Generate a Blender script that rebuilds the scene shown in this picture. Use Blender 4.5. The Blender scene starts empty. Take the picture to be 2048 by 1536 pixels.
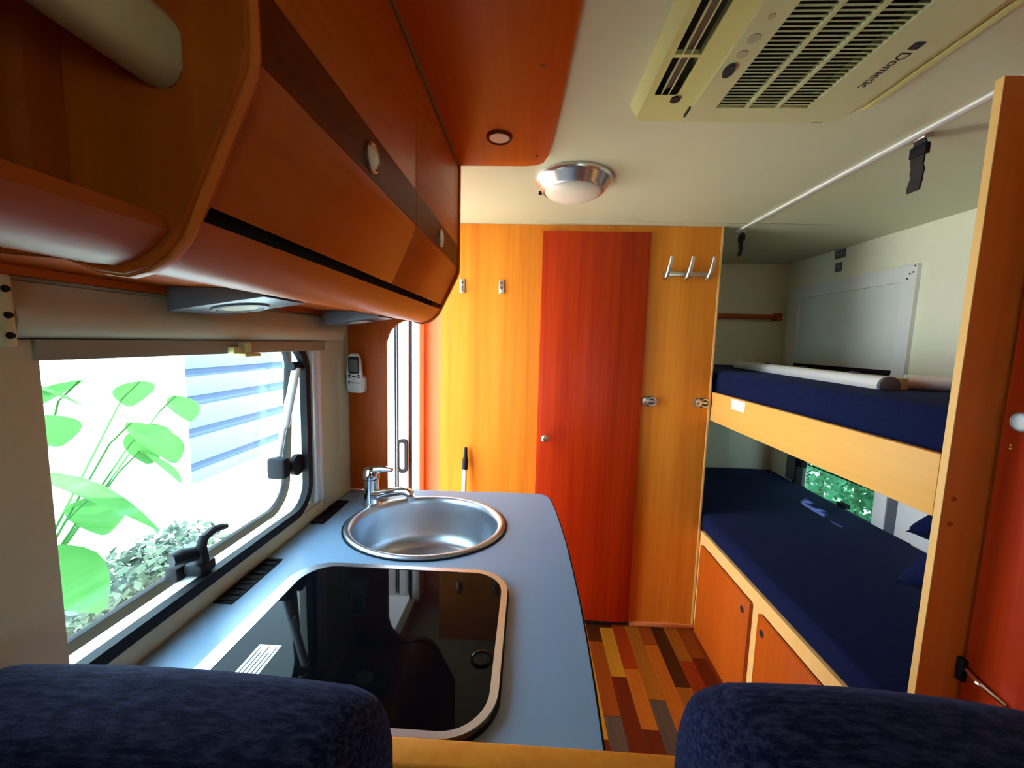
import bpy, bmesh, math, random
from mathutils import Vector, Matrix
random.seed(7)
sc = bpy.context.scene
COL = sc.collection
PI = math.pi

# ------------------------------------------------------------------ camera
def make_camera():
    cx, cy, f = 1024.0, 768.0, 790.0
    fwd_y = Vector((1060 - cx, 685 - cy, f)).normalized()      # world +Y seen in camera axes (x right, y down, z forward)
    up = fwd_y.cross(Vector((1, 0.026, 0))).normalized()
    if up.y > 0: up = -up
    right = fwd_y.cross(up)
    if right.x < 0: right = -right
    r = Matrix((right, fwd_y, up))                             # rows: world axes in camera axes
    cam = bpy.data.cameras.new('camera'); o = bpy.data.objects.new('camera', cam); COL.objects.link(o)
    cam.sensor_width = 36.0; cam.lens = f / 2048 * 36; cam.clip_start = 0.01; cam.clip_end = 200
    m = Matrix(((r[0][0], -r[0][1], -r[0][2]), (r[1][0], -r[1][1], -r[1][2]), (r[2][0], -r[2][1], -r[2][2]))).to_4x4()
    m.translation = Vector((0, 0, 1.415))
    o.matrix_world = m
    sc.camera = o
make_camera()

# ------------------------------------------------------------------ sky, sun, exposure
sc.view_settings.view_transform = 'Standard'
sc.view_settings.look = 'None'
sc.view_settings.gamma = 1.0
sc.view_settings.use_curve_mapping = False
sc.view_settings.exposure = 2.68
w = bpy.data.worlds.new('sky'); sc.world = w; w.use_nodes = True
bg = w.node_tree.nodes['Background']
bg.inputs[0].default_value = (0.80, 0.91, 1.0, 1); bg.inputs[1].default_value = 2.0
sun = bpy.data.lights.new('sun', 'SUN'); sun.energy = 5.0; sun.angle = 0.01; sun.color = (1, 0.95, 0.86)
so = bpy.data.objects.new('sun', sun); COL.objects.link(so)
so.rotation_euler = Vector((-0.50, -0.25, -0.83)).to_track_quat('-Z', 'Y').to_euler()
def portal(loc, sx, sy, rot):
    l = bpy.data.lights.new('portal', 'AREA'); l.shape = 'RECTANGLE'; l.size = sx; l.size_y = sy
    l.cycles.is_portal = True
    o = bpy.data.objects.new('portal', l); COL.objects.link(o); o.location = loc; o.rotation_euler = rot
RY = PI / 2
portal((-0.64, 0.74, 1.17), 0.44, 0.6, (0, -RY, 0))       # kitchen window
portal((-0.64, 1.717, 0.93), 1.86, 0.71, (0, -RY, 0))        # entrance
portal((1.70, 2.05, 0.80), 0.44, 0.8, (0, RY, 0))          # lower bunk window
portal((1.0, -2.46, 1.25), 0.8, 0.5, (PI/2, 0, PI))

# ------------------------------------------------------------------ helpers
def S(r, g, b):
    def l(c):
        c /= 255.0
        return c / 12.92 if c <= 0.04045 else ((c + 0.055) / 1.055) ** 2.4
    return (l(r), l(g), l(b), 1)

class B:
    def __init__(s): s.bm = bmesh.new()
    def box(s, x0, x1, y0, y1, z0, z1, bev=0.0, seg=2):
        bm = s.bm
        v = [bm.verts.new((x, y, z)) for z in (z0, z1) for y in (y0, y1) for x in (x0, x1)]
        fs = [bm.faces.new([v[i] for i in q]) for q in ((0,2,3,1),(4,5,7,6),(0,1,5,4),(2,6,7,3),(0,4,6,2),(1,3,7,5))]
        if bev > 0:
            es = list({e for f in fs for e in f.edges})
            bmesh.ops.bevel(bm, geom=es, offset=bev, segments=seg, profile=0.5, affect='EDGES', clamp_overlap=True)
        return s
    def prism(s, pts, axis, a0, a1, bev=0.0, seg=2):
        bm = s.bm
        def P(p, a):
            return (a, p[0], p[1]) if axis == 'x' else (p[0], a, p[1]) if axis == 'y' else (p[0], p[1], a)
        lo = [bm.verts.new(P(p, a0)) for p in pts]; hi = [bm.verts.new(P(p, a1)) for p in pts]
        n = len(pts)
        f0 = bm.faces.new(lo); f1 = bm.faces.new(hi[::-1])
        side = [bm.faces.new((lo[(i+1) % n], lo[i], hi[i], hi[(i+1) % n])) for i in range(n)]
        if bev > 0:
            es = list(f0.edges) + list(f1.edges)
            bmesh.ops.bevel(bm, geom=es, offset=bev, segments=seg, profile=0.5, affect='EDGES', clamp_overlap=True)
        return s
    def frame(s, outer, inner, axis, a0, a1):
        bm = s.bm; n = len(outer)
        def P(p, a):
            return (a, p[0], p[1]) if axis == 'x' else (p[0], a, p[1]) if axis == 'y' else (p[0], p[1], a)
        o0 = [bm.verts.new(P(p, a0)) for p in outer]; o1 = [bm.verts.new(P(p, a1)) for p in outer]
        i0 = [bm.verts.new(P(p, a0)) for p in inner]; i1 = [bm.verts.new(P(p, a1)) for p in inner]
        for k in range(n):
            j = (k + 1) % n
            bm.faces.new((o0[k], o0[j], o1[j], o1[k])); bm.faces.new((i0[j], i0[k], i1[k], i1[j]))
            bm.faces.new((o0[j], o0[k], i0[k], i0[j])); bm.faces.new((o1[k], o1[j], i1[j], i1[k]))
        return s
    def tube(s, path, r, n=10, cap=True):
        bm = s.bm; path = [Vector(p) for p in path]
        rs = r if isinstance(r, (list, tuple)) else [r] * len(path)
        rings = []; prev = None
        for i, p in enumerate(path):
            d = (path[min(i+1, len(path)-1)] - path[max(i-1, 0)]).normalized()
            if prev is None:
                a = Vector((0, 0, 1)) if abs(d.z) < 0.9 else Vector((1, 0, 0))
                u = d.cross(a).normalized()
            else:
                u = (prev - d * prev.dot(d)).normalized()
            prev = u; v = d.cross(u)
            rings.append([bm.verts.new(p + (u * math.cos(t) + v * math.sin(t)) * rs[i]) for t in [2*PI*k/n for k in range(n)]])
        for a, b in zip(rings, rings[1:]):
            for k in range(n):
                bm.faces.new((a[k], a[(k+1) % n], b[(k+1) % n], b[k]))
        if cap:
            bm.faces.new(rings[0][::-1]); bm.faces.new(rings[-1])
        return s
    def lathe(s, prof, c, axis='z', n=32, sx=1.0, sy=1.0, close=True):
        bm = s.bm; rings = []
        for r, h in prof:
            if r < 1e-6:
                rings.append([bm.verts.new(s._ax(c, 0, 0, h, axis))]); continue
            rings.append([bm.verts.new(s._ax(c, r*sx*math.cos(2*PI*k/n), r*sy*math.sin(2*PI*k/n), h, axis)) for k in range(n)])
        for a, b in zip(rings, rings[1:]):
            for k in range(n):
                j = (k+1) % n
                if len(a) == 1: bm.faces.new((a[0], b[k], b[j]))
                elif len(b) == 1: bm.faces.new((a[k], a[j], b[0]))
                else: bm.faces.new((a[k], a[j], b[j], b[k]))
        if close:
            if len(rings[0]) > 1: bm.faces.new(rings[0][::-1])
            if len(rings[-1]) > 1: bm.faces.new(rings[-1])
        return s
    @staticmethod
    def _ax(c, a, b, h, axis):
        return (c[0]+a, c[1]+b, c[2]+h) if axis == 'z' else (c[0]+a, c[1]+h, c[2]+b) if axis == 'y' else (c[0]+h, c[1]+a, c[2]+b)
    def poly(s, pts):
        s.bm.faces.new([s.bm.verts.new(p) for p in pts]); return s

def arc(cx, cy, r, a0, a1, n=8):
    return [(cx + r*math.cos(math.radians(a0 + (a1-a0)*k/n)), cy + r*math.sin(math.radians(a0 + (a1-a0)*k/n))) for k in range(n+1)]
def rrect(u0, u1, v0, v1, r, n=8):
    return arc(u1-r, v1-r, r, 0, 90, n) + arc(u0+r, v1-r, r, 90, 180, n) + arc(u0+r, v0+r, r, 180, 270, n) + arc(u1-r, v0+r, r, 270, 360, n)

ORG = {}
def tag(o, label=None, cat=None, group=None, kind=None):
    if label: o['label'] = label
    if cat: o['category'] = cat
    if group: o['group'] = group
    if kind: o['kind'] = kind
    return o
def empty(name, loc, label=None, cat=None, group=None, kind=None):
    o = bpy.data.objects.new(name, None); COL.objects.link(o); o.location = loc; o.empty_display_size = 0.05
    ORG[o] = Vector(loc)
    return tag(o, label, cat, group, kind)
def obj(name, b, m, parent=None, smooth=35, label=None, cat=None, group=None, kind=None):
    bm = b.bm
    bmesh.ops.recalc_face_normals(bm, faces=bm.faces)
    xs = [v.co.x for v in bm.verts]; ys = [v.co.y for v in bm.verts]; zs = [v.co.z for v in bm.verts]
    org = Vector(((min(xs)+max(xs))/2, (min(ys)+max(ys))/2, min(zs)))
    bmesh.ops.translate(bm, verts=bm.verts, vec=-org)
    me = bpy.data.meshes.new(name); bm.to_mesh(me); bm.free()
    if smooth:
        me.shade_smooth(); me.set_sharp_from_angle(angle=math.radians(smooth))
    me.materials.append(m)
    o = bpy.data.objects.new(name, me); COL.objects.link(o)
    ORG[o] = org
    if parent is not None:
        o.parent = parent; o.location = org - ORG[parent]
    else:
        o.location = org
    return tag(o, label, cat, group, kind)
def dup(src, loc, parent=None, label=None):
    o = src.copy(); COL.objects.link(o); ORG[o] = Vector(loc)
    if parent is not None:
        o.parent = parent; o.location = Vector(loc) - ORG[parent]
    else: o.location = loc
    if label: o['label'] = label
    return o

# ------------------------------------------------------------------ materials
def nodes(name):
    m = bpy.data.materials.new(name); m.use_nodes = True
    nt = m.node_tree; return m, nt, nt.nodes, nt.links, nt.nodes['Principled BSDF']
def mat(name, col, rough=0.5, metal=0.0, var=0.0, scale=20, bump=0.0, spec=0.5, coat=0.0):
    m, nt, N, L, p = nodes(name)
    p.inputs['Roughness'].default_value = rough; p.inputs['Metallic'].default_value = metal
    p.inputs['Specular IOR Level'].default_value = spec; p.inputs['Coat Weight'].default_value = coat
    tc = N.new('ShaderNodeTexCoord'); nz = N.new('ShaderNodeTexNoise'); nz.inputs['Scale'].default_value = scale; nz.inputs['Detail'].default_value = 4
    L.new(tc.outputs['Object'], nz.inputs['Vector'])
    mx = N.new('ShaderNodeMix'); mx.data_type = 'RGBA'
    mx.inputs[6].default_value = tuple(c*(1-var) for c in col[:3]) + (1,); mx.inputs[7].default_value = tuple(min(1, c*(1+var)) for c in col[:3]) + (1,)
    L.new(nz.outputs['Fac'], mx.inputs[0]); L.new(mx.outputs[2], p.inputs['Base Color'])
    if bump:
        b = N.new('ShaderNodeBump'); b.inputs['Strength'].default_value = bump; b.inputs['Distance'].default_value = 0.002
        L.new(nz.outputs['Fac'], b.inputs['Height']); L.new(b.outputs[0], p.inputs['Normal'])
    return m
def wood(name, c1, c2, grain='z', rough=0.42, coarse=7.0, fine=60.0, coat=0.04):
    m, nt, N, L, p = nodes(name)
    p.inputs['Roughness'].default_value = rough; p.inputs['Coat Weight'].default_value = coat; p.inputs['Coat Roughness'].default_value = 0.3
    p.inputs['Specular IOR Level'].default_value = 0.22
    tc = N.new('ShaderNodeTexCoord')
    def layer(sc_, k):
        mp = N.new('ShaderNodeMapping'); s = [sc_]*3; s['xyz'.index(grain)] = sc_*k
        mp.inputs['Scale'].default_value = s; L.new(tc.outputs['Object'], mp.inputs[0])
        nz = N.new('ShaderNodeTexNoise'); nz.inputs['Scale'].default_value = 1.0; nz.inputs['Detail'].default_value = 3
        L.new(mp.outputs[0], nz.inputs['Vector']); return nz
    a = layer(coarse, 0.06); b = layer(fine, 0.03)
    mt = N.new('ShaderNodeMath'); mt.operation = 'MULTIPLY_ADD'; mt.inputs[1].default_value = 0.4
    L.new(b.outputs['Fac'], mt.inputs[0])
    m2 = N.new('ShaderNodeMath'); m2.operation = 'MULTIPLY'; m2.inputs[1].default_value = 0.6
    L.new(a.outputs['Fac'], m2.inputs[0]); L.new(m2.outputs[0], mt.inputs[2])
    cr = N.new('ShaderNodeValToRGB'); cr.color_ramp.elements[0].position = 0.34; cr.color_ramp.elements[1].position = 0.66
    cr.color_ramp.elements[0].color = c1; cr.color_ramp.elements[1].color = c2
    L.new(mt.outputs[0], cr.inputs[0]); L.new(cr.outputs[0], p.inputs['Base Color'])
    return m
def fabric(name, c1, c2, scale=(60, 60, 260)):
    m, nt, N, L, p = nodes(name)
    p.inputs['Roughness'].default_value = 0.95; p.inputs['Specular IOR Level'].default_value = 0.1
    p.inputs['Sheen Weight'].default_value = 0.10; p.inputs['Sheen Tint'].default_value = (0.25, 0.35, 0.8, 1); p.inputs['Sheen Roughness'].default_value = 0.5
    tc = N.new('ShaderNodeTexCoord'); mp = N.new('ShaderNodeMapping'); mp.inputs['Scale'].default_value = scale
    L.new(tc.outputs['Object'], mp.inputs[0])
    nz = N.new('ShaderNodeTexNoise'); nz.inputs['Scale'].default_value = 1; nz.inputs['Detail'].default_value = 5; nz.inputs['Roughness'].default_value = 0.7
    L.new(mp.outputs[0], nz.inputs['Vector'])
    cr = N.new('ShaderNodeValToRGB'); cr.color_ramp.elements[0].position = 0.42; cr.color_ramp.elements[1].position = 0.72
    cr.color_ramp.elements[0].color = c1; cr.color_ramp.elements[1].color = c2
    L.new(nz.outputs['Fac'], cr.inputs[0]); L.new(cr.outputs[0], p.inputs['Base Color'])
    b = N.new('ShaderNodeBump'); b.inputs['Strength'].default_value = 0.5; b.inputs['Distance'].default_value = 0.002
    L.new(nz.outputs['Fac'], b.inputs['Height']); L.new(b.outputs[0], p.inputs['Normal'])
    return m
def pane_mat(name, tint, refl=0.08):
    m, nt, N, L, p = nodes(name); N.remove(p)
    out = N['Material Output']
    t = N.new('ShaderNodeBsdfTransparent'); t.inputs[0].default_value = tint
    g = N.new('ShaderNodeBsdfGlossy'); g.inputs['Roughness'].default_value = 0.02
    lw = N.new('ShaderNodeLayerWeight'); lw.inputs[0].default_value = 0.5
    pw = N.new('ShaderNodeMath'); pw.operation = 'POWER'; pw.inputs[1].default_value = 5; L.new(lw.outputs['Facing'], pw.inputs[0])
    fr = N.new('ShaderNodeMath'); fr.operation = 'MULTIPLY_ADD'; fr.inputs[1].default_value = 0.9; fr.inputs[2].default_value = 0.04; L.new(pw.outputs[0], fr.inputs[0])
    mx = N.new('ShaderNodeMixShader'); L.new(fr.outputs[0], mx.inputs[0]); L.new(t.outputs[0], mx.inputs[1]); L.new(g.outputs[0], mx.inputs[2])
    L.new(mx.outputs[0], out.inputs[0]); return m
def leaf_mat(name, c1, c2, tr=0.35):
    m, nt, N, L, p = nodes(name); N.remove(p); out = N['Material Output']
    oi = N.new('ShaderNodeTexCoord'); nz = N.new('ShaderNodeTexNoise'); nz.inputs['Scale'].default_value = 9
    L.new(oi.outputs['Object'], nz.inputs['Vector'])
    mx = N.new('ShaderNodeMix'); mx.data_type = 'RGBA'; mx.inputs[6].default_value = c1; mx.inputs[7].default_value = c2
    L.new(nz.outputs['Fac'], mx.inputs[0])
    d = N.new('ShaderNodeBsdfDiffuse'); t = N.new('ShaderNodeBsdfTranslucent'); s = N.new('ShaderNodeMixShader'); s.inputs[0].default_value = tr
    L.new(mx.outputs[2], d.inputs[0]); L.new(mx.outputs[2], t.inputs[0]); L.new(d.outputs[0], s.inputs[1]); L.new(t.outputs[0], s.inputs[2])
    L.new(s.outputs[0], out.inputs[0]); return m

M = dict(
    locker=wood('locker door laminate', (0.42, 0.066, 0.003, 1), (0.52, 0.098, 0.005, 1), 'z', coarse=5),
    maple=wood('maple laminate', (0.66, 0.185, 0.012, 1), (0.84, 0.295, 0.026, 1), 'z'),
    maple_y=wood('maple laminate lengthwise', (0.80, 0.40, 0.085, 1), (0.90, 0.48, 0.11, 1), 'y'),
    pale=wood('pale maple edging', (0.85, 0.50, 0.16, 1), (0.90, 0.56, 0.20, 1), 'z'),
    cherry=wood('cherry red laminate', (0.34, 0.014, 0.001, 1), (0.54, 0.044, 0.002, 1), 'z', coarse=10),
    orange=wood('orange pear laminate', (0.42, 0.062, 0.001, 1), (0.56, 0.100, 0.002, 1), 'y', coarse=5),
    orange_z=wood('orange pear laminate upright', (0.42, 0.062, 0.001, 1), (0.56, 0.100, 0.002, 1), 'z', coarse=5),
    band=wood('brown pear band', (0.13, 0.019, 0.001, 1), (0.17, 0.028, 0.0015, 1), 'y', coarse=5),
    redbrown=wood('red brown laminate', (0.40, 0.060, 0.004, 1), (0.52, 0.095, 0.008, 1), 'z'),
    salmon=wood('pink brown laminate', (0.62, 0.20, 0.06, 1), (0.72, 0.26, 0.09, 1), 'z'),
    cream=mat('cream wall lining', (0.56, 0.54, 0.36, 1), 0.55, var=0.03, scale=60),
    white_wall=mat('white wall lining', (0.92, 0.91, 0.70, 1), 0.5, var=0.03, scale=40),
    ceiling=mat('ceiling lining', (0.59, 0.59, 0.385, 1), 0.45, var=0.02, scale=30),
    white=mat('white plastic', (0.85, 0.86, 0.84, 1), 0.35),
    offwhite=mat('yellowed plastic', (0.66, 0.62, 0.24, 1), 0.4, var=0.03),
    offwhite2=mat('grey cream plastic', (0.58, 0.56, 0.29, 1), 0.4),
    aluminium=mat('white aluminium', (0.86, 0.88, 0.90, 1), 0.3, 0.2),
    steel=mat('brushed steel', (0.54, 0.59, 0.66, 1), 0.34, 1.0, var=0.06, scale=90),
    satin=mat('satin nickel', (0.60, 0.58, 0.52, 1), 0.35, 1.0),
    chrome=mat('chrome', (0.80, 0.82, 0.86, 1), 0.06, 1.0),
    black=mat('black rubber', (0.006, 0.006, 0.009, 1), 0.6, spec=0.2),
    dark=mat('dark void', (0.006, 0.005, 0.004, 1), 0.9),
    grey=mat('dark grey plastic', (0.13, 0.13, 0.14, 1), 0.4),
    silvergrey=mat('silver grey plastic', (0.115, 0.13, 0.155, 1), 0.35),
    hob=mat('black glass', (0.002, 0.002, 0.003, 1), 0.03, spec=0.5),
    top=mat('blue grey worktop', (0.195, 0.315, 0.46, 1), 0.33, var=0.12, scale=900, spec=0.5),
    navy=fabric('navy upholstery', (0.003, 0.004, 0.022, 1), (0.040, 0.046, 0.115, 1), (45, 160, 420)),
    navy2=fabric('navy mattress cover', (0.003, 0.006, 0.034, 1), (0.006, 0.011, 0.052, 1), (120, 120, 120)),
    paper=mat('white paper', (0.85, 0.87, 0.88, 1), 0.7),
    ink=mat('dark print', (0.02, 0.02, 0.025, 1), 0.6),
    lcd=mat('grey display', (0.15, 0.16, 0.13, 1), 0.2),
    frost=mat('frosted lamp glass', (0.82, 0.78, 0.62, 1), 0.25),
    lens=mat('pale lamp glass', (0.75, 0.62, 0.50, 1), 0.3),
    strap=mat('black webbing', (0.012, 0.010, 0.010, 1), 0.8),
    glass=pane_mat('clear pane', (0.97, 0.99, 1.0, 1)),
    tint=pane_mat('acrylic pane', (0.80, 0.95, 1.0, 1)),
    ground=mat('pale concrete', (0.62, 0.60, 0.56, 1), 0.9, var=0.1, scale=3),
    house=mat('pale teal boards', (0.075, 0.12, 0.145, 1), 0.8),
    render=mat('white render', (0.8, 0.8, 0.8, 1), 0.8),
    blue=mat('blue recess', (0.025, 0.045, 0.10, 1), 0.7),
    leaf=leaf_mat('broad leaf', (0.04, 0.15, 0.03, 1), (0.10, 0.24, 0.07, 1)),
    hedge=leaf_mat('hedge leaf', (0.03, 0.16, 0.09, 1), (0.13, 0.33, 0.15, 1)),
    lowhedge=leaf_mat('ground cover leaf', (0.05, 0.07, 0.05, 1), (0.10, 0.12, 0.085, 1)),
    bark=mat('bark', (0.12, 0.08, 0.05, 1), 0.9, var=0.3),
    under=mat('dark underfloor', (0.02, 0.008, 0.004, 1), 0.8),
)

M['hob'].node_tree.nodes['Principled BSDF'].inputs['IOR'].default_value = 1.16
M['band'].node_tree.nodes['Principled BSDF'].inputs['Specular IOR Level'].default_value = 0.06; M['band'].node_tree.nodes['Principled BSDF'].inputs['Coat Weight'].default_value = 0
ZC = 1.96; XL = -0.60; XR = 1.66; YE = 1.90; YB = 2.70; YR = -2.40; YV = 2.17

# ------------------------------------------------------------------ shell
def wall_x(name, x0, x1, y, z, holes, m, **k):
    ys = sorted({y[0], y[1], *[h[0] for h in holes], *[h[1] for h in holes]}); zs = sorted({z[0], z[1], *[h[2] for h in holes], *[h[3] for h in holes]})
    b = B()
    for a, c in zip(ys, ys[1:]):
        for d, e in zip(zs, zs[1:]):
            if any(h[0] <= a and c <= h[1] and h[2] <= d and e <= h[3] for h in holes): continue
            b.box(x0, x1, a, c, d, e)
    return obj(name, b, m, **k)

floor = obj('floor', B().box(XL-0.035, XR+0.035, YR, YB, -0.06, -0.008), M['under'], label='caravan floor laid with mixed brown wood-strip planks', kind='structure')
pl_cols = {'dark': S(72, 30, 6), 'brown': S(150, 66, 12), 'grey': S(98, 76, 58), 'yellow': S(190, 122, 26), 'red': S(160, 52, 8), 'orange': S(196, 100, 22), 'dred': S(112, 34, 6), 'tan': S(168, 92, 22)}
PM = {k: wood('plank ' + k, tuple(c*0.5 for c in v[:3]) + (1,), tuple(min(1, c*0.78) for c in v[:3]) + (1,), 'y', rough=0.4, coarse=16) for k, v in pl_cols.items()}
layout = [
    [(1.77, 1.90, 'dark'), (1.388, 1.77, 'brown'), (1.24, 1.388, 'grey')],
    [(1.868, 1.90, 'dark'), (1.572, 1.868, 'yellow'), (1.24, 1.572, 'dred')],
    [(1.62, 1.90, 'red'), (1.342, 1.62, 'orange'), (1.24, 1.342, 'dred')],
    [(1.47, 1.90, 'tan'), (1.24, 1.47, 'grey')],
    [(1.768, 1.90, 'brown'), (1.24, 1.768, 'orange')],
    [(1.54, 1.90, 'dark'), (1.24, 1.54, 'tan')],
    [(1.68, 1.90, 'tan'), (1.24, 1.68, 'red')],
    [(1.70, 1.90, 'brown'), (1.24, 1.70, 'dred')],
    [(1.55, 1.90, 'red'), (1.24, 1.55, 'dred')]]
PW = 0.0648
def plank(x0, x1, y0, y1, k):
    obj('plank', B().box(x0+0.0007, x1-0.0007, y0+0.0007, y1-0.0007, -0.008, 0.0, 0.0006, 1), PM[k], floor, smooth=0)
for i, colu in enumerate(layout):
    x0 = 0.327 + PW*i
    for y0, y1, k in colu: plank(x0, min(x0+PW, 0.905), y0, y1, k)
keys = list(PM)
for i in range(-15, 9):
    x0 = 0.327 + PW*i; y = 1.24 if i >= 0 else 2.17
    if i < 0 and x0 < XL: continue
    while y > -0.4:
        y1 = y; y = max(-0.4, y - random.uniform(0.28, 0.55)); plank(x0, min(x0+PW, 0.905), y, y1, random.choice(keys))
obj('floor_covering', B().box(XL, XR, YR, -0.4, -0.008, 0.0), PM['brown'], floor)

obj('ceiling', B().box(XL-0.035, XR+0.035, YR, YB, ZC, ZC+0.04), M['ceiling'], label='cream caravan ceiling lining', kind='structure')
wl = wall_x('wall_left', XL-0.035, XL, (YR, YV), (-0.06, ZC), [(0.400, 1.035, 0.955, 1.392), (1.36, 2.075, 0.0, 1.86)], M['cream'], label='cream side wall with the kitchen window and the entrance', kind='structure')
wr = wall_x('wall_right', XR, XR+0.035, (YR, YB), (-0.06, ZC), [(1.70, 2.44, 0.565, 1.0), (1.86, 2.56, 1.30, 1.74)], M['white_wall'], label='white side wall along the two bunks', kind='structure')
obj('wall_far', B().box(0.868, XR+0.035, YB, YB+0.03, -0.06, ZC), M['white_wall'], label='grey white wall at the far end of the bunks', kind='structure')
obj('wall_bathroom', B().box(-0.43, 0.855, YE, YE+0.018, 0.0, ZC-0.001), M['maple'], label='yellow maple partition wall around the red door', kind='structure')
obj('trim_1', B().box(0.8555, 0.8665, YE-0.002, YE+0.02, 0.0, ZC-0.001, 0.002), M['pale'], label='pale edge strip of the maple partition beside the bunks', kind='structure')
obj('wall_passage', B().box(0.845, 0.8665, YE+0.021, YB-0.001, 0.0, ZC-0.001), M['white_wall'], label='bathroom side wall behind the bunks', kind='structure')
obj('wall_entrance', B().box(-0.635, -0.40, YV, YV+0.02, 0.0, ZC-0.001), M['salmon'], label='pink brown strip of wall beside the entrance', kind='structure')
obj('wall_vestibule', B().box(-0.43, -0.415, YE+0.0185, YV-0.0005, 0.0, ZC-0.001), M['redbrown'], label='narrow dark return wall beside the entrance strip', kind='structure')
wall_rear = B()
for q in ((XL-0.035, 0.6, -0.06, ZC), (1.4, XR+0.035, -0.06, ZC), (0.6, 1.4, -0.06, 1.0), (0.6, 1.4, 1.5, ZC)): wall_rear.box(q[0], q[1], YR-0.035, YR, q[2], q[3])
obj('wall_rear', wall_rear, M['cream'], label='cream wall behind the seating', kind='structure')
obj('trim_2', B().box(0.943, 0.961, 0.846, 1.965, ZC-0.008, ZC, 0.003), M['white'], label='white bead strip along the ceiling above the bunks', kind='structure')
obj('trim_3', B().box(-0.2, 1.3, 1.842, 1.852, ZC-0.003, ZC, 0.001), M['ceiling'], label='thin ceiling joint strip in front of the maple partition', kind='structure')

# ------------------------------------------------------------------ kitchen window
w1 = empty('window_1', (XL, 0.74, 0.93), 'open kitchen window with black seal and tinted acrylic pane', kind='structure')
obj('window_seal', B().frame(rrect(0.365, 1.040, 0.940, 1.405, 0.080), rrect(0.388, 1.020, 0.961, 1.385, 0.062), 'x', XL-0.010, XL+0.008), M['black'], w1)
pb = B()
pb.frame(rrect(0.355, 1.056, 0.932, 1.42, 0.085), rrect(0.377, 1.033, 0.955, 1.40, 0.066), 'x', -0.006, 0.006)
def tilt(b):     # top-hung pane, swung out at the bottom
    for v in b.bm.verts:
        d = 1.42 - v.co.z
        v.co.x = v.co.x - 0.648 - 0.06*d
    return b
obj('pane_frame', tilt(pb), M['black'], w1)
obj('pane', tilt(B().prism(rrect(0.37, 1.045, 0.945, 1.407, 0.075), 'x', -0.002, 0.002)), M['tint'], w1)
obj('reveal', B().frame(rrect(0.4005, 1.0345, 0.9555, 1.3915, 0.004, 1), rrect(0.404, 1.031, 0.959, 1.388, 0.004, 1), 'x', XL-0.036, XL-0.0105), M['white'], w1)
# telescopic stay at the far side
st = B().tube([(-0.625, 0.992, 1.25), (-0.645, 0.972, 1.09)], 0.0075, 12); st.tube([(-0.605, 1.0, 1.335), (-0.632, 0.986, 1.18)], 0.0105, 12)
obj('stay', st, M['aluminium'], w1)
jb = B().lathe([(0.011, -0.018), (0.012, 0), (0.011, 0.018)], (-0.61, 1.0, 1.338), 'y', 14); jb.box(-0.612, -0.598, 1.0, 1.03, 1.33, 1.347, 0.003)
obj('stay_pivot', jb, M['black'], w1)
jb = B().box(-0.66, -0.61, 0.945, 0.972, 1.05, 1.105, 0.008, 3); jb.lathe([(0.028, -0.006), (0.028, 0.006)], (-0.612, 1.0, 1.075), 'x', 20); jb.tube([(-0.63, 0.96, 1.085), (-0.62, 1.0, 1.075)], 0.012, 10)
obj('stay_lock', jb, M['black'], w1)
# catch handle at the sill
hb = B().box(-0.635, -0.598, 0.668, 0.705, 0.962, 0.985, 0.006, 2)
hb.tube([(-0.612, 0.688, 0.980), (-0.606, 0.682, 1.000), (-0.606, 0.680, 1.017), (-0.607, 0.687, 1.030), (-0.609, 0.712, 1.034), (-0.612, 0.738, 1.028), (-0.614, 0.752, 1.022)], [0.011, 0.010, 0.009, 0.0085, 0.008, 0.007, 0.005], 10)
hb.tube([(-0.612, 0.685, 1.002), (-0.622, 0.652, 1.012), (-0.626, 0.638, 1.012)], [0.013, 0.014, 0.011], 12)
obj('catch', hb, M['black'], w1)
obj('catch_base', B().box(-0.660, -0.634, 0.655, 0.71, 0.955, 0.985, 0.006), M['black'], w1)
# surround
sb = B().box(XL+0.0085, XL+0.016, 0.30, 0.447, 0.9375, 1.404, 0.003); sb.box(XL, XL+0.006, 1.10, 1.20, 0.915, 1.45, 0.002)
obj('surround', sb, M['cream'], w1)
gb = B().box(XL, XL+0.014, 1.046, 1.056, 0.95, 1.385, 0.002); gb.box(XL, XL+0.006, 1.056, 1.072, 0.95, 1.385); gb.box(XL, XL+0.014, 1.072, 1.084, 0.945, 1.385, 0.002); gb.box(XL, XL+0.009, 1.084, 1.096, 0.945, 1.385, 0.002)
obj('blind_guide', gb, M['aluminium'], w1)
obj('sill_board', B().box(XL, XL+0.004, 0.30, 1.20, 0.905, 0.937, 0.001), M['cream'], w1)

rb = empty('blind_cassette', (XL+0.02, 0.8, 1.38), 'cream roller blind cassette above the kitchen window', 'blind')
obj('housing', B().prism([(XL+0.001, 1.405), (XL+0.018, 1.405), (XL+0.03, 1.411), (XL+0.036, 1.424), (XL+0.034, 1.438), (XL+0.022, 1.448), (XL+0.012, 1.470), (XL+0.001, 1.472)], 'y', 0.415, 1.192, 0.002), M['cream'], rb, smooth=50)
obj('blind_rail', B().box(XL+0.0085, XL+0.02, 0.44, 1.10, 1.378, 1.404, 0.002), mat('grey brown blind rail', (0.30, 0.27, 0.19, 1), 0.5), rb)
cb = B().box(XL+0.02, XL+0.034, 0.735, 0.765, 1.378, 1.392, 0.002); cb.box(XL+0.02, XL+0.042, 0.755, 0.80, 1.372, 1.379, 0.002); cb.box(XL+0.021, XL+0.04, 0.762, 0.776, 1.38, 1.40, 0.002)
obj('pull_clip', cb, M['offwhite'], rb)
ec = B().box(XL+0.001, XL+0.036, 0.40, 0.4145, 1.395, 1.474, 0.004)
obj('end_cap', ec, M['offwhite2'], rb)
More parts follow.
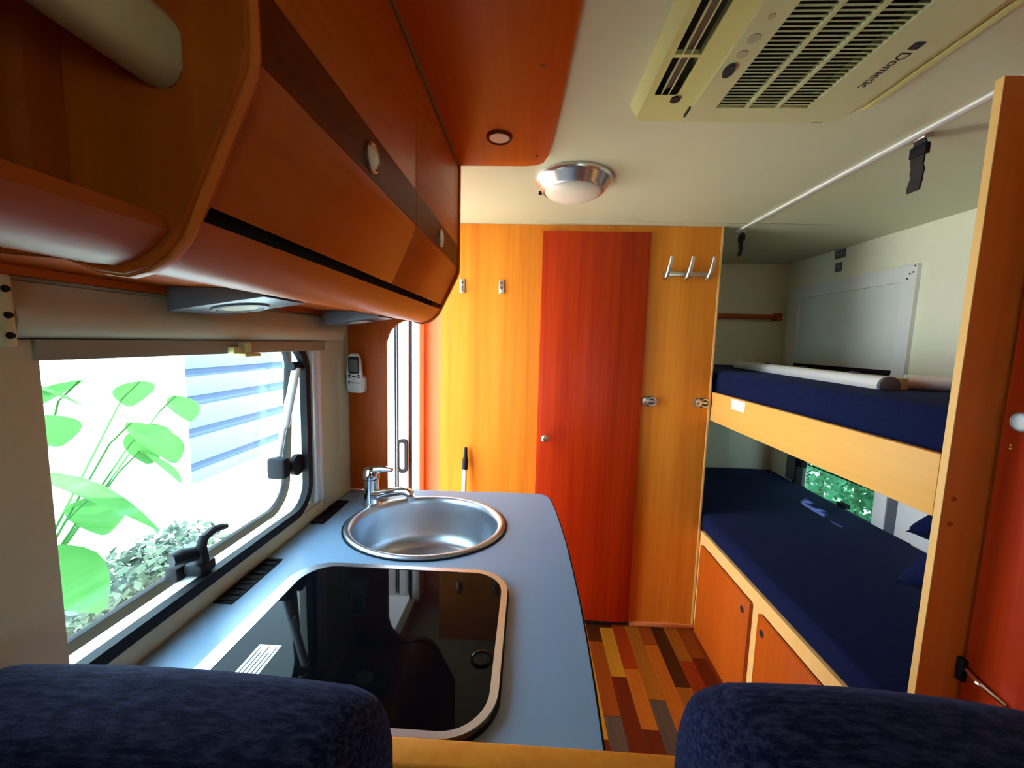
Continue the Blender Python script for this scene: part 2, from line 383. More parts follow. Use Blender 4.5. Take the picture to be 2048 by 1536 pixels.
for zz in (1.408, 1.43, 1.458): obj('screw', B().lathe([(0.004, 0), (0.003, 0.003)], (XL+0.036, 0.407, zz), 'x', 10), M['black'], rb)

# ------------------------------------------------------------------ entrance
d2 = empty('door_2', (XL, 1.72, 0), 'open white entrance door with black handle, swung outwards', kind='structure')
obj('outer_frame', B().box(XL-0.0215, XL+0.020, 2.064, 2.169, 0.0, 1.88, 0.003), M['aluminium'], d2)
obj('frame_seal', B().box(XL-0.034, XL-0.022, 2.0605, 2.0745, 0.0, 1.86), M['black'], d2)
obj('near_frame', B().box(XL-0.034, XL+0.012, 1.33, 1.3595, 0.0, 1.88, 0.003), M['aluminium'], d2)
dl_ = obj('door_leaf', B().box(-1.30, XL-0.036, 2.062, 2.10, 0.01, 1.85, 0.004), M['white'], d2)
obj('leaf_seal', B().box(-0.712, -0.705, 2.052, 2.0615, 0.03, 1.83, 0.002), M['black'], dl_)
obj('leaf_seal', B().box(-0.699, -0.692, 2.052, 2.0615, 0.03, 1.83, 0.002), M['black'], dl_)
obj('screen_bar', B().box(-0.688, -0.640, 2.048, 2.0615, 0.03, 1.83, 0.005), M['aluminium'], dl_)
hp = rrect(-0.690, -0.637, 0.70, 0.885, 0.022); hi = rrect(-0.684, -0.652, 0.718, 0.867, 0.014)
obj('screen_handle', B().frame(hp, hi, 'y', 2.03, 2.0478), M['black'], dl_)
obj('handle_plate', B().prism(hi, 'y', 2.044, 2.0478), M['white'], dl_)
obj('door_step', B().box(XL-0.034, XL, 1.36, 2.057, -0.02, 0.004), M['aluminium'], d2)

# ------------------------------------------------------------------ red door in partition
d1 = empty('door_1', (0.29, YE-0.02, 0.02), 'cherry red bathroom door in the maple partition', kind='structure')
leaf = obj('door_leaf', B().box(0.046, 0.536, YE-0.020, YE-0.0005, 0.022, 1.926, 0.002), M['cherry'], d1)
obj('door_knob', B().lathe([(0.006, 0.0), (0.006, -0.012), (0.013, -0.018), (0.018, -0.028), (0.017, -0.036), (0.010, -0.042), (0, -0.043)], (0.084, YE-0.020, 0.962), 'y', 20), M['satin'], leaf)
obj('door_gap', B().box(0.040, 0.542, YE-0.006, YE-0.0004, 0.0, 0.021), M['dark'], d1)
obj('baseboard_1', B().box(0.545, 0.852, YE-0.012, YE-0.0005, 0.0005, 0.022, 0.002), M['salmon'], label='low skirting strip at the foot of the maple partition', kind='structure')

def latch(x, label):
    e = empty('door_latch', (x, YE-0.002, 1.13), label, 'latch', 'oval door latches')
    y0 = YE-0.0005
    obj('back_plate', B().prism(rrect(x-0.036, x+0.036, 1.128, 1.174, 0.022), 'y', y0-0.006, y0, 0.0015), M['grey'], e)
    obj('turn_cap', B().prism(rrect(x-0.034, x-0.008, 1.131, 1.171, 0.012), 'y', y0-0.022, y0-0.0065, 0.003), M['satin'], e)
    obj('slide_rim', B().frame(rrect(x-0.006, x+0.034, 1.130, 1.172, 0.019), rrect(x-0.004, x+0.028, 1.136, 1.166, 0.014), 'y', y0-0.016, y0-0.0065), M['satin'], e)
    obj('tongue', B().box(x-0.007, x+0.026, y0-0.013, y0-0.0065, 1.147, 1.157, 0.002), M['satin'], e)
    obj('screw', B().lathe([(0.004, 0), (0.003, -0.002)], (x-0.022, y0-0.022, 1.15), 'y', 10), M['ink'], e)
latch(0.574, 'oval nickel latch beside the right edge of the red door')
latch(0.822, 'oval nickel latch on the maple partition next to the bunk corner')
def wall_hook(x, label):
    e = empty('wall_hook', (x, YE, 1.64), label, 'hook', 'small hooks on the partition')
    y0 = YE-0.0005
    obj('hook_plate', B().box(x-0.012, x+0.012, y0-0.006, y0, 1.640, 1.706, 0.002), M['satin'], e)
    obj('hook_lip', B().tube([(x, y0-0.006, 1.655), (x, y0-0.02, 1.65), (x, y0-0.026, 1.66)], 0.005, 8), M['satin'], e)
    for z in (1.69, 1.668): obj('screw', B().lathe([(0.0045, 0), (0.004, -0.002)], (x, y0-0.006, z), 'y', 10), M['ink'], e)
wall_hook(-0.328, 'small nickel hook plate nearest the overhead cabinet end')
wall_hook(-0.142, 'small nickel hook plate midway between cabinet end and red door')
hr = empty('coat_rack', (0.70, YE-0.01, 1.72), 'nickel coat rack with three upright hooks beside the red door', 'coat rack')
obj('rack_bar', B().box(0.602, 0.806, YE-0.014, YE-0.0005, 1.735, 1.757, 0.003), M['satin'], hr)
for i in range(3):
    x = 0.612 + 0.0935*i
    obj('rack_hook', B().tube([(x-0.002, YE-0.012, 1.725), (x, YE-0.03, 1.73), (x+0.004, YE-0.042, 1.755), (x+0.008, YE-0.05, 1.79), (x+0.010, YE-0.055, 1.815)], [0.009, 0.010, 0.010, 0.009, 0.008], 12), M['satin'], hr)

bs = empty('broom', (-0.30, 1.80, 0), 'white broom handle with black grip leaning on the partition', 'broom')
obj('handle', B().tube([(-0.302, 1.76, 0.05), (-0.300, 1.868, 0.79)], 0.011, 12), M['white'], bs)
obj('grip', B().tube([(-0.300, 1.868, 0.79), (-0.2995, 1.875, 0.835), (-0.299, 1.877, 0.85), (-0.299, 1.881, 0.89), (-0.299, 1.882, 0.897)], [0.0145, 0.0145, 0.010, 0.0085, 0.006], 12), M['black'], bs)
obj('brush_head', B().box(-0.42, -0.18, 1.73, 1.79, 0.0, 0.05, 0.008), M['grey'], bs)

# ------------------------------------------------------------------ kitchen unit and worktop
kc = empty('kitchen_cabinet', (-0.26, 0.86, 0), 'orange wooden kitchen base cabinet under the worktop', 'cabinet')
kb = B().box(XL+0.001, 0.05, 0.47, 0.485, 0.0, 0.868); kb.box(XL+0.001, 0.05, 1.27, 1.285, 0.0, 0.868); kb.box(XL+0.001, 0.05, 0.485, 1.27, 0.06, 0.08); kb.box(XL+0.001, XL+0.012, 0.485, 1.27, 0.08, 0.868)
obj('carcass', kb, M['orange_z'], kc)
for y0, y1 in ((0.487, 0.875), (0.88, 1.268)):
    dd = obj('cabinet_door', B().box(0.0505, 0.066, y0, y1, 0.08, 0.86, 0.002), M['redbrown'], kc)
    obj('knob', B().lathe([(0.006, 0), (0.014, 0.014), (0.012, 0.02), (0, 0.022)], (0.066, y0+0.05, 0.78), 'x', 16), M['satin'], dd)

edge = [(0.109, 0.455), (0.1125, 0.55), (0.1145, 0.65), (0.1145, 0.75), (0.1125, 0.86), (0.1085, 0.98), (0.102, 1.08), (0.094, 1.18), (0.083, 1.262)] + [(0.076, 1.285), (0.064, 1.302), (0.046, 1.310)]
outline = [(XL+0.0045, 0.455)] + edge + [(-0.10, 1.3085), (-0.44, 1.296), (-0.473, 1.2825), (XL+0.0045, 1.2825)]
SC = (-0.275, 1.050); SRX, SRY = 0.222, 0.188
HX0, HX1, HY0, HY1 = -0.492, -0.030, 0.437, 0.822
def filled(outer, holes, z0, z1):
    b = B(); bm = b.bm; es = []
    for loop in [outer] + holes:
        vs = [bm.verts.new((p[0], p[1], z1)) for p in loop]
        es += [bm.edges.new((vs[i], vs[(i+1) % len(vs)])) for i in range(len(vs))]
    r = bmesh.ops.triangle_fill(bm, use_beauty=True, edges=es)
    fs = [g for g in r['geom'] if isinstance(g, bmesh.types.BMFace)]
    e = bmesh.ops.extrude_face_region(bm, geom=fs)
    for v in [g for g in e['geom'] if isinstance(g, bmesh.types.BMVert)]: v.co.z = z0
    return b
hole1 = [(SC[0] + (SRX-0.018)*math.cos(2*PI*k/48), SC[1] + (SRY-0.016)*math.sin(2*PI*k/48)) for k in range(48)]
wt = empty('worktop', (-0.24, 0.86, 0.87), 'blue grey kitchen worktop with a curved front edge', 'worktop')
obj('slab', filled(outline, [hole1], 0.870, 0.900), M['top'], wt, smooth=30)
eb = B()
path = edge
for side in (0,):
    n = len(path)
    lo = [eb.bm.verts.new((p[0]+0.0012, p[1], 0.869)) for p in path]; hi2 = [eb.bm.verts.new((p[0]+0.0012, p[1], 0.899)) for p in path]
    lo2 = [eb.bm.verts.new((p[0]+0.0035, p[1]+0.001, 0.869)) for p in path]; hi3 = [eb.bm.verts.new((p[0]+0.0035, p[1]+0.001, 0.8985)) for p in path]
    for i in range(n-1):
        eb.bm.faces.new((lo2[i], lo2[i+1], hi3[i+1], hi3[i])); eb.bm.faces.new((hi2[i], hi3[i], hi3[i+1], hi2[i+1])); eb.bm.faces.new((lo[i+1], lo2[i+1], lo2[i], lo[i]))
obj('edge_band', eb, M['black'], wt)
def vent(y0, y1, label):
    e = empty('worktop_vent', (-0.575, (y0+y1)/2, 0.900), label, 'vent', 'black vents along the window wall')
    obj('vent_tray', B().box(-0.5945, -0.556, y0, y1, 0.9002, 0.903, 0.001), M['black'], e)
    n = 9
    for k in range(n):
        yy = y0 + 0.008 + (y1-y0-0.016)*k/(n-1)
        obj('slat', B().box(-0.591, -0.560, yy-0.003, yy+0.003, 0.903, 0.9055), M['black'], e, smooth=0)
vent(0.685, 0.842, 'black worktop vent beside the hob')
vent(1.022, 1.180, 'black worktop vent in the corner behind the tap')

# sink
sk = empty('sink', (SC[0], SC[1], 0.77), 'round stainless steel sink bowl in the worktop', 'sink')
prof = [(1.0, 0.9005), (1.0, 0.904), (0.985, 0.9085), (0.955, 0.910), (0.93, 0.908), (0.905, 0.903), (0.895, 0.890), (0.885, 0.85), (0.865, 0.80), (0.82, 0.772), (0.72, 0.760), (0.4, 0.757), (0.16, 0.756), (0.0, 0.756)]
bmn = B(); rings = []; n = 64
for r, z in prof:
    if r == 0: rings.append([bmn.bm.verts.new((SC[0], SC[1], z))]); continue
    rings.append([bmn.bm.verts.new((SC[0]+SRX*r*math.cos(2*PI*k/n), SC[1]+SRY*r*math.sin(2*PI*k/n), z)) for k in range(n)])
for a, b_ in zip(rings, rings[1:]):
    for k in range(n):
        j = (k+1) % n
        bmn.bm.faces.new((a[k], a[j], b_[0])) if len(b_) == 1 else bmn.bm.faces.new((a[k], a[j], b_[j], b_[k]))
obj('bowl', bmn, M['steel'], sk, smooth=60)
obj('rim_seal', B().frame([(SC[0]+(SRX+0.004)*math.cos(2*PI*k/64), SC[1]+(SRY+0.004)*math.sin(2*PI*k/64)) for k in range(64)], [(SC[0]+(SRX-0.01)*math.cos(2*PI*k/64), SC[1]+(SRY-0.01)*math.sin(2*PI*k/64)) for k in range(64)], 'z', 0.9002, 0.9035), M['black'], sk)
obj('drain', B().lathe([(0.033, 0.7565), (0.033, 0.7585), (0.026, 0.760), (0.022, 0.757), (0, 0.757)], (SC[0]-0.02, SC[1]+0.02, 0), 'z', 24), M['chrome'], sk)

# tap
tp = empty('tap', (-0.476, 1.160, 0.900), 'chrome mixer tap with lever at the sink corner', 'tap')
obj('tap_body', B().lathe([(0.027, 0.9003), (0.027, 0.905), (0.023, 0.909), (0.022, 0.93), (0.0225, 0.96), (0.023, 0.985), (0.0235, 0.9855)], (-0.476, 1.160, 0), 'z', 28), M['chrome'], tp)
obj('tap_cap', B().lathe([(0.0225, 0.9865), (0.0245, 0.988), (0.0245, 1.005), (0.021, 1.018), (0.012, 1.025), (0, 1.027)], (-0.476, 1.160, 0), 'z', 28), M['chrome'], tp)
lv = B().tube([(-0.476, 1.16, 1.010), (-0.455, 1.155, 1.018), (-0.43, 1.15, 1.021), (-0.405, 1.145, 1.020)], [0.016, 0.013, 0.009, 0.006], 12)
obj('lever', lv, M['chrome'], tp)
obj('spout', B().tube([(-0.47, 1.155, 0.937), (-0.44, 1.145, 0.943), (-0.40, 1.13, 0.957), (-0.365, 1.118, 0.967), (-0.345, 1.11, 0.967), (-0.335, 1.107, 0.962)], [0.017, 0.015, 0.013, 0.012, 0.0125, 0.012], 14), M['chrome'], tp)
obj('aerator', B().lathe([(0.0115, 0.943), (0.0115, 0.957)], (-0.338, 1.108, 0), 'z', 16), M['chrome'], tp)

# hob
hb = empty('hob', (-0.26, 0.63, 0.900), 'black glass hob lid with stainless steel frame', 'hob')
HX0, HX1, HY0, HY1 = -0.492, -0.030, 0.458, 0.822
obj('steel_frame', B().frame(rrect(HX0, HX1, 0.446, HY1, 0.075, 10), rrect(HX0+0.026, HX1-0.0125, 0.456, HY1-0.0125, 0.063, 10), 'z', 0.9003, 0.9125), M['steel'], hb, smooth=30)
obj('glass_lid', B().prism(rrect(HX0+0.0265, HX1-0.013, 0.457, HY1-0.013, 0.0625, 10), 'z', 0.9003, 0.9115, 0.001), M['hob'], hb)
obj('frame_gasket', B().frame(rrect(HX0-0.003, HX1+0.003, 0.443, HY1+0.003, 0.077, 10), rrect(HX0+0.001, HX1-0.001, 0.447, HY1-0.001, 0.074, 10), 'z', 0.9002, 0.9035), M['black'], hb)
lab = obj('sticker', B().box(-0.427, -0.390, 0.50, 0.580, 0.9117, 0.9121), M['paper'], hb, label='white paper sticker with small print')
for k in range(5): obj('print_line', B().box(-0.422 + 0.0065*k, -0.4205 + 0.0065*k, 0.505, 0.575 - 0.012*(k % 2), 0.91212, 0.9123), M['ink'], lab, smooth=0)
obj('lid_knob', B().lathe([(0.017, 0.9117), (0.017, 0.9135), (0.014, 0.9145), (0.013, 0.9125), (0, 0.9125)], (-0.062, 0.577, 0), 'z', 24), M['hob'], hb)

# ------------------------------------------------------------------ overhead cabinets
XF = -0.238
def offs(d=0.0):     # cabinet section from ceiling down the front, round the bottom roll and back to the wall
    return [(XF+d, ZC-0.001), (XF+d, 1.655), (XF+d-0.002, 1.640), (XF+d-0.008, 1.622), (-0.288+d, 1.528)]
roll = [(-0.292, 1.514), (-0.302, 1.500), (-0.316, 1.486), (-0.332, 1.476), (-0.350, 1.4705), (-0.372, 1.472), (-0.395, 1.480), (-0.420, 1.487)]
oc = empty('overhead_cabinet', (-0.42, 0.81, 1.47), 'long orange wooden overhead cabinet above the kitchen', 'cabinet')
def door_section():
    o = [(XF, ZC-0.012), (XF, 1.644), (XF-0.0015, 1.634), (XF-0.0055, 1.623), (-0.288, 1.5275)]
    t = [(-0.302, 1.534), (XF-0.024, 1.626), (XF-0.018, 1.642), (XF-0.016, 1.655), (XF-0.016, ZC-0.012)]
    return o + t
for y0, y1 in ((0.3475, 0.8185), (0.8215, 1.279)):
    dd = obj('cabinet_door', B().prism(door_section(), 'y', y0, y1, 0.0008, 1), M['orange'], oc, smooth=30)
    obj('door_band', B().prism([(XF+0.0002, 1.646), (XF+0.001, 1.646), (XF+0.001, 1.712), (XF+0.0002, 1.712)], 'y', y0+0.001, y1-0.001), M['band'], dd, smooth=0)
    yk = 0.591 if y0 < 0.5 else 1.035
    kn = B().lathe([(0.021, 0.0012), (0.021, 0.005), (0.018, 0.007), (0.016, 0.004)], (XF, yk, 1.674), 'x', 24, close=False)
    obj('push_knob_ring', kn, M['satin'], dd)
    obj('push_knob', B().lathe([(0.0155, 0.0012), (0.0155, 0.005), (0.012, 0.0065), (0, 0.007)], (XF, yk, 1.674), 'x', 24), M['lens'], dd)
obj('bottom_rail', B().prism([(-0.305, 1.518)] + roll + [(-0.420, 1.497), (-0.345, 1.500), (-0.322, 1.512), (-0.322, 1.518)], 'y', 0.3475, 1.279), M['orange'], oc, smooth=50)
obj('slot_backing', B().box(-0.345, -0.318, 0.3475, 1.279, 1.5175, 1.55), M['dark'], oc)
obj('floor_panel', B().box(XL+0.001, -0.421, 0.3475, 1.279, 1.487, 1.499), M['orange'], oc)
obj('back_rail', B().box(XL+0.001, XL+0.02, 0.3475, 1.279, 1.476, 1.4865), M['orange'], oc)
# end partition beyond the cabinet, down to the worktop
ep = [(XL+0.001, 0.9005), (-0.474, 0.9005), (-0.474, 1.395)] + arc(-0.39, 1.395, 0.084, 180, 96, 8)[1:] + [(-0.365, 1.4655), (-0.348, 1.4655), (-0.330, 1.471), (-0.313, 1.4825), (-0.299, 1.497), (-0.284, 1.527), (XF-0.001, 1.618), (XF+0.0035, 1.630), (XF+0.005, 1.642), (XF+0.005, ZC-0.001), (XL+0.001, ZC-0.001)]
ePan = empty('end_panel', (-0.54, 1.29, 0.9), 'tall orange wooden panel with rounded cutout beside the entrance', 'panel')
obj('panel_board', B().prism(ep, 'y', 1.2832, 1.2995, 0.0012, 1), M['orange_z'], ePan, smooth=30)
# nearer partition with rounded lipping
npan = [(XL+0.001, 1.487), (-0.42, 1.4835), (-0.395, 1.476), (-0.372, 1.4665), (-0.348, 1.4640), (-0.328, 1.4695), (-0.311, 1.480), (-0.297, 1.495), (-0.282, 1.526), (XF+0.0005, 1.618), (XF+0.0055, 1.629), (XF+0.007, 1.642), (XF+0.007, ZC-0.001), (XL+0.001, ZC-0.001)]
nPan = empty('divider_panel', (-0.42, 0.338, 1.46), 'orange divider panel with rounded pale edge between the overhead units', 'panel')
obj('panel_board', B().prism(npan, 'y', 0.3275, 0.3468, 0.0045, 4), M['orange_z'], nPan, smooth=40)

lip = npan[1:-1]
def offset_path(pts, d):
    out = []
    for i_, p in enumerate(pts):
        a = Vector(pts[max(0, i_-1)]); c_ = Vector(pts[min(len(pts)-1, i_+1)]); t = (c_-a).normalized()
        out.append((p[0] + t.y*d, p[1] - t.x*d))
    return out
lo_, hi_ = offset_path(lip, -0.001), offset_path(lip, 0.0022)
obj('lipping', B().prism(lo_ + hi_[::-1], 'y', 0.3325, 0.3415, 0.001, 2), wood('orange lipping', (0.62, 0.15, 0.015, 1), (0.68, 0.18, 0.02, 1), 'z'), nPan, smooth=50)
# open locker nearer the camera
ol = empty('overhead_locker', (-0.42, -0.08, 1.47), 'open overhead locker with a rounded lower rail at upper left', 'locker')
obj('bottom_rail', B().prism([(-0.323, 1.512), (-0.305, 1.5115)] + roll[1:] + [(-0.420, 1.497), (-0.345, 1.500), (-0.328, 1.507)], 'y', -0.6, 0.3270), M['orange'], ol, smooth=50)
obj('floor_panel', B().box(XL+0.001, -0.421, -0.6, 0.327, 1.487, 1.499), M['orange'], ol)
obj('inner_shelf', B().box(XL+0.001, -0.34, -0.6, 0.327, 1.5, 1.506), M['redbrown'], ol)
obj('back_panel', B().box(XL+0.001, XL+0.008, -0.6, 0.327, 1.507, ZC-0.001), M['redbrown'], ol)
obj('side_panel', B().box(XL+0.001, XF, -0.62, -0.6005, 1.487, ZC-0.001), M['orange_z'], ol)
obj('divider_post', B().box(-0.40, -0.385, 0.302, 0.3268, 1.507, 1.80), M['redbrown'], ol)
obj('top_panel', B().box(XL+0.009, -0.285, -0.6, 0.327, 1.72, 1.735), M['redbrown'], ol)
obj('front_rail', B().prism(rrect(-0.318, -0.283, 1.610, 1.664, 0.014, 6), 'y', -0.6, 0.3270, 0.003), M['offwhite2'], ol, label='pale grey rounded rail across the locker front')
obj('screw_dot', B().lathe([(0.0028, 0), (0.002, 0.001)], (-0.283, 0.24, 1.635), 'x', 10), M['ink'], ol)

# spot boxes under the overhead cabinet
def spot(y0, y1, label):
    e = empty('spot_box', (-0.5, (y0+y1)/2, 1.44), label, 'lamp', 'wedge spotlights under the overhead cabinet')
    zl, zr = 1.449, 1.4735
    obj('housing', B().prism([(XL+0.0405, zl), (-0.405, zr), (-0.423, 1.4865), (XL+0.0405, 1.4865)], 'y', y0, y1, 0.002, 2), M['silvergrey'], e)
    ang = math.atan2(zr-zl, -0.405-(XL+0.0405)); cx, cz = -0.485, zl + (zr-zl)*((-0.485-(XL+0.0405))/(-0.405-(XL+0.0405)))
    def ring(r0, r1, h, mname, nm):
        b = B().lathe([(r1, 0.0), (r1, -h), (r0, -h), (r0, 0.0)] if r0 else [(r1, 0.0), (r1*0.98, -h), (0, -h)], (0, 0, 0), 'z', 28, close=False)
        bmesh.ops.transform(b.bm, matrix=Matrix.Translation((cx, (y0+y1)/2, cz)) @ Matrix.Rotation(-ang, 4, 'Y'), verts=b.bm.verts)
        obj(nm, b, M[mname], e)
    ring(0.034, 0.042, 0.003, 'silvergrey', 'lamp_ring'); ring(0.028, 0.0325, 0.0025, 'grey', 'lamp_groove'); ring(0, 0.0275, 0.002, 'frost', 'lamp_lens')
spot(0.593, 0.705, 'grey wedge spotlight under the cabinet nearest the window middle')
spot(1.050, 1.165, 'grey wedge spotlight under the cabinet at the far window corner')

# remote control on the end panel
rc = empty('remote_control', (-0.585, 1.275, 1.235), 'white remote control in a wall cradle beside the window', 'remote control')
yf = 1.2830; XO = 0.020
def rcx(u): return u
obj('cradle', B().prism(rrect(-0.6175+XO, -0.5575+XO, 1.236, 1.292, 0.012), 'y', yf-0.020, yf, 0.003), M['white'], rc)
bp = [(p_[0]+XO, p_[1]) for p_ in [(-0.609, 1.243), (-0.562, 1.243), (-0.561, 1.30), (-0.566, 1.352), (-0.574, 1.365), (-0.599, 1.365), (-0.607, 1.352), (-0.610, 1.30)]]
body = obj('remote_body', B().prism(bp, 'y', yf-0.034, yf-0.0205, 0.004, 3), M['white'], rc)
obj('display_bezel', B().prism(rrect(-0.6035+XO, -0.5675+XO, 1.300, 1.355, 0.006), 'y', yf-0.0352, yf-0.0335, 0.0005), M['ink'], body)
obj('display', B().prism(rrect(-0.599+XO, -0.572+XO, 1.307, 1.346, 0.003), 'y', yf-0.0358, yf-0.0351), M['lcd'], body)
for bx in (-0.580, -0.565, -0.550):
    for bz in ((1.2885, 1.2945) if bx != -0.565 else (1.2915,)):
        obj('button', B().prism(rrect(bx-(0.004 if bx != -0.565 else 0.006), bx+(0.004 if bx != -0.565 else 0.006), bz-0.0022, bz+0.0022, 0.002), 'y', yf-0.0362, yf-0.0335), M['ink'], body)
def text(s_, size, m, matrix, parent, name, thick=0.0):
    cu = bpy.data.curves.new('t', 'FONT'); cu.body = s_; cu.size = size; cu.extrude = thick
    to = bpy.data.objects.new('t', cu); COL.objects.link(to)
    bpy.context.view_layer.update()
    me = bpy.data.meshes.new_from_object(to.evaluated_get(bpy.context.evaluated_depsgraph_get()))
    bpy.data.objects.remove(to); bpy.data.curves.remove(cu)
    me.transform(matrix); b = B(); b.bm.from_mesh(me); bpy.data.meshes.remove(me)
    return obj(name, b, m, parent, smooth=0)
text('Dometic', 0.0085, M['ink'], Matrix.Translation((-0.597+XO, yf-0.0343, 1.268)) @ Matrix.Rotation(PI/2, 4, 'X'), body, 'lettering', 0.0002)
obj('logo_mark', B().prism(rrect(-0.6045+XO, -0.599+XO, 1.2675, 1.275, 0.001), 'y', yf-0.0345, yf-0.0339), M['ink'], body)

# ------------------------------------------------------------------ ceiling fittings
ZP = ZC - 0.016
cp = [(XF+0.0075, -0.6), (0.078, -0.6), (0.070, 0.40), (0.064, 0.70), (0.053, 0.95), (0.042, 1.12)] + [(0.036, 1.19), (0.024, 1.235), (0.004, 1.252), (-0.03, 1.256), (XF+0.0075, 1.258)]
cpn = empty('ceiling_panel', (-0.09, 0.3, ZP), 'orange wooden ceiling board beside the overhead cabinet', 'panel')
obj('board', B().prism(cp, 'z', ZP, ZC-0.0005, 0.002), M['orange'], cpn, smooth=30)
obj('screw_dot', B().lathe([(0.004, -0.001), (0.003, 0)], (0.004, 1.19, ZP), 'z', 10), M['ink'], cpn)
obj('screw_dot', B().lathe([(0.004, -0.001), (0.003, 0)], (0.010, 0.82, ZP), 'z', 10), M['ink'], cpn)
dl = empty('downlight', (-0.096, 1.085, ZP), 'small recessed downlight in the orange ceiling board', 'lamp')
obj('ring', B().lathe([(0.034, -0.0003), (0.034, -0.004), (0.030, -0.007), (0.026, -0.004), (0.026, -0.0003)], (-0.096, 1.085, ZP), 'z', 32, close=False), M['band'], dl)
obj('lens', B().lathe([(0.0255, -0.0003), (0.0255, -0.004), (0.015, -0.006), (0, -0.0065)], (-0.096, 1.085, ZP), 'z', 32), M['lens'], dl)

cl = empty('ceiling_lamp', (0.128, 1.385, ZC-0.06), 'round silver ceiling lamp with a frosted dome', 'lamp')
C0 = (0.128, 1.385, ZC-0.0005)
obj('rim', B().lathe([(0.128, 0), (0.128, -0.010), (0.124, -0.016), (0.118, -0.020), (0.104, -0.040), (0.098, -0.044), (0.094, -0.042), (0.094, -0.03)], C0, 'z', 64, close=False), mat('pearl silver', (0.72, 0.68, 0.64, 1), 0.22, 0.85), cl, smooth=50)
obj('dome', B().lathe([(0.0935, -0.036), (0.0935, -0.043), (0.088, -0.050), (0.07, -0.059), (0.045, -0.065), (0.02, -0.0675), (0, -0.068)], C0, 'z', 48), M['frost'], cl, smooth=60)
sw = B().box(-0.006, 0.006, -0.004, 0.004, -0.006, 0.006, 0.001)
bmesh.ops.transform(sw.bm, matrix=Matrix.Translation((0.128-0.108, 1.385+0.045, ZC-0.030)), verts=sw.bm.verts)
obj('switch', sw, M['black'], cl)

# roof air conditioner
ac = empty('air_conditioner', (0.47, 0.68, ZC-0.05), 'cream ceiling air conditioner with a slatted grille', 'air conditioner')
ZA = ZC - 0.045
def loft(outer, inner, z0, z1):
    b = B(); bm = b.bm; n = len(outer)
    o = [bm.verts.new((p[0], p[1], z0)) for p in outer]; i = [bm.verts.new((p[0], p[1], z1)) for p in inner]
    for k in range(n): bm.faces.new((o[k], o[(k+1) % n], i[(k+1) % n], i[k]))
    bm.faces.new(o[::-1]); return b, i
AY0, AY1 = 0.26, 1.0
out_ = rrect(0.212, 0.735, AY0, 1.005, 0.035, 5); inn = rrect(0.220, 0.660, AY0+0.03, 0.955, 0.02, 5)
# body: lofted skirt, bottom plate split round the two openings
b, i = loft(out_, inn, ZC-0.0005, ZA)
gx0, gx1, gy0, gy1 = 0.370, 0.555, 0.37, 0.893
sx0, sx1, sy0, sy1 = 0.2335, 0.2785, 0.40, 0.860
h1 = [(gx0, gy0), (gx1, gy0), (gx1, gy1), (gx0, gy1)]; h2 = [(sx0, sy0), (sx1, sy0), (sx1, sy1), (sx0, sy1)]
es = []
for loop, vs in ((None, i), (h1, None), (h2, None)):
    vs = vs or [b.bm.verts.new((p[0], p[1], ZA)) for p in loop]
    for k in range(len(vs)):
        e = b.bm.edges.get((vs[k], vs[(k+1) % len(vs)])) or b.bm.edges.new((vs[k], vs[(k+1) % len(vs)]))
        es.append(e)
bmesh.ops.triangle_fill(b.bm, use_beauty=True, edges=es)
obj('body', b, M['offwhite'], ac, smooth=30)
# return-air panel standing slightly proud
pnl = filled([(0.322, 0.30), (0.652, 0.30), (0.652, 0.945), (0.322, 0.945)], [[(p[0], p[1]) for p in h1]], ZA-0.007, ZA-0.0003)
obj('grille_panel', pnl, M['offwhite2'], ac)
obj('grille_back', B().box(gx0-0.005, gx1+0.005, gy0-0.005, gy1+0.005, ZA+0.018, ZA+0.022), M['dark'], ac)
src = None; ns = 54
for k in range(ns):
    yy = gy0 + 0.005 + (gy1-gy0-0.010)*k/(ns-1)
    if src is None:
        sb = B().box(gx0+0.0003, gx1-0.0003, -0.0028, 0.0028, -0.001, 0.001)
        bmesh.ops.transform(sb.bm, matrix=Matrix.Translation((0, yy, ZA-0.003)) @ Matrix.Rotation(math.radians(32), 4, 'X'), verts=sb.bm.verts)
        src = obj('slat', sb, M['offwhite2'], ac, smooth=0); base = ORG[src].copy(); y00 = yy
    else: dup(src, base + Vector((0, yy-y00, 0)), ac)
for gx in (gx0+(gx1-gx0)/3, gx0+2*(gx1-gx0)/3):
    obj('grille_rib', B().box(gx-0.0035, gx+0.0035, gy0, gy1, ZA-0.0075, ZA+0.002), M['offwhite2'], ac)
obj('outlet_back', B().box(sx0-0.004, sx1+0.004, sy0-0.004, sy1+0.004, ZA+0.020, ZA+0.023), M['dark'], ac)
fl = B().box(-0.013, 0.013, sy0+0.004, sy1-0.004, -0.0012, 0.0012)
bmesh.ops.transform(fl.bm, matrix=Matrix.Translation(((sx0+sx1)/2+0.004, 0, ZA+0.012)) @ Matrix.Rotation(math.radians(-28), 4, 'Y'), verts=fl.bm.verts)
obj('outlet_flap', fl, mat('brown shaded plastic', (0.30, 0.25, 0.17, 1), 0.5), ac)
for gx in (sx0+0.014, sx0+0.028): obj('outlet_rib', B().box(gx-0.0009, gx+0.0009, sy0, sy1, ZA-0.001, ZA+0.001), M['offwhite'], ac)
for yy in (0.752, 0.60, 0.46): obj('outlet_bar', B().box(sx0, sx1, yy-0.004, yy+0.004, ZA-0.0005, ZA+0.008), M['offwhite'], ac)
obj('outlet_lever', B().lathe([(0.010, -0.004), (0.008, 0)], (0.279, 0.872, ZA), 'z', 16), M['ink'], ac)
obj('sensor', B().lathe([(0.012, -0.006), (0.012, 0.0)], (0.339, 0.775, ZA-0.007), 'z', 24, sx=0.75, sy=1.3), M['ink'], ac)
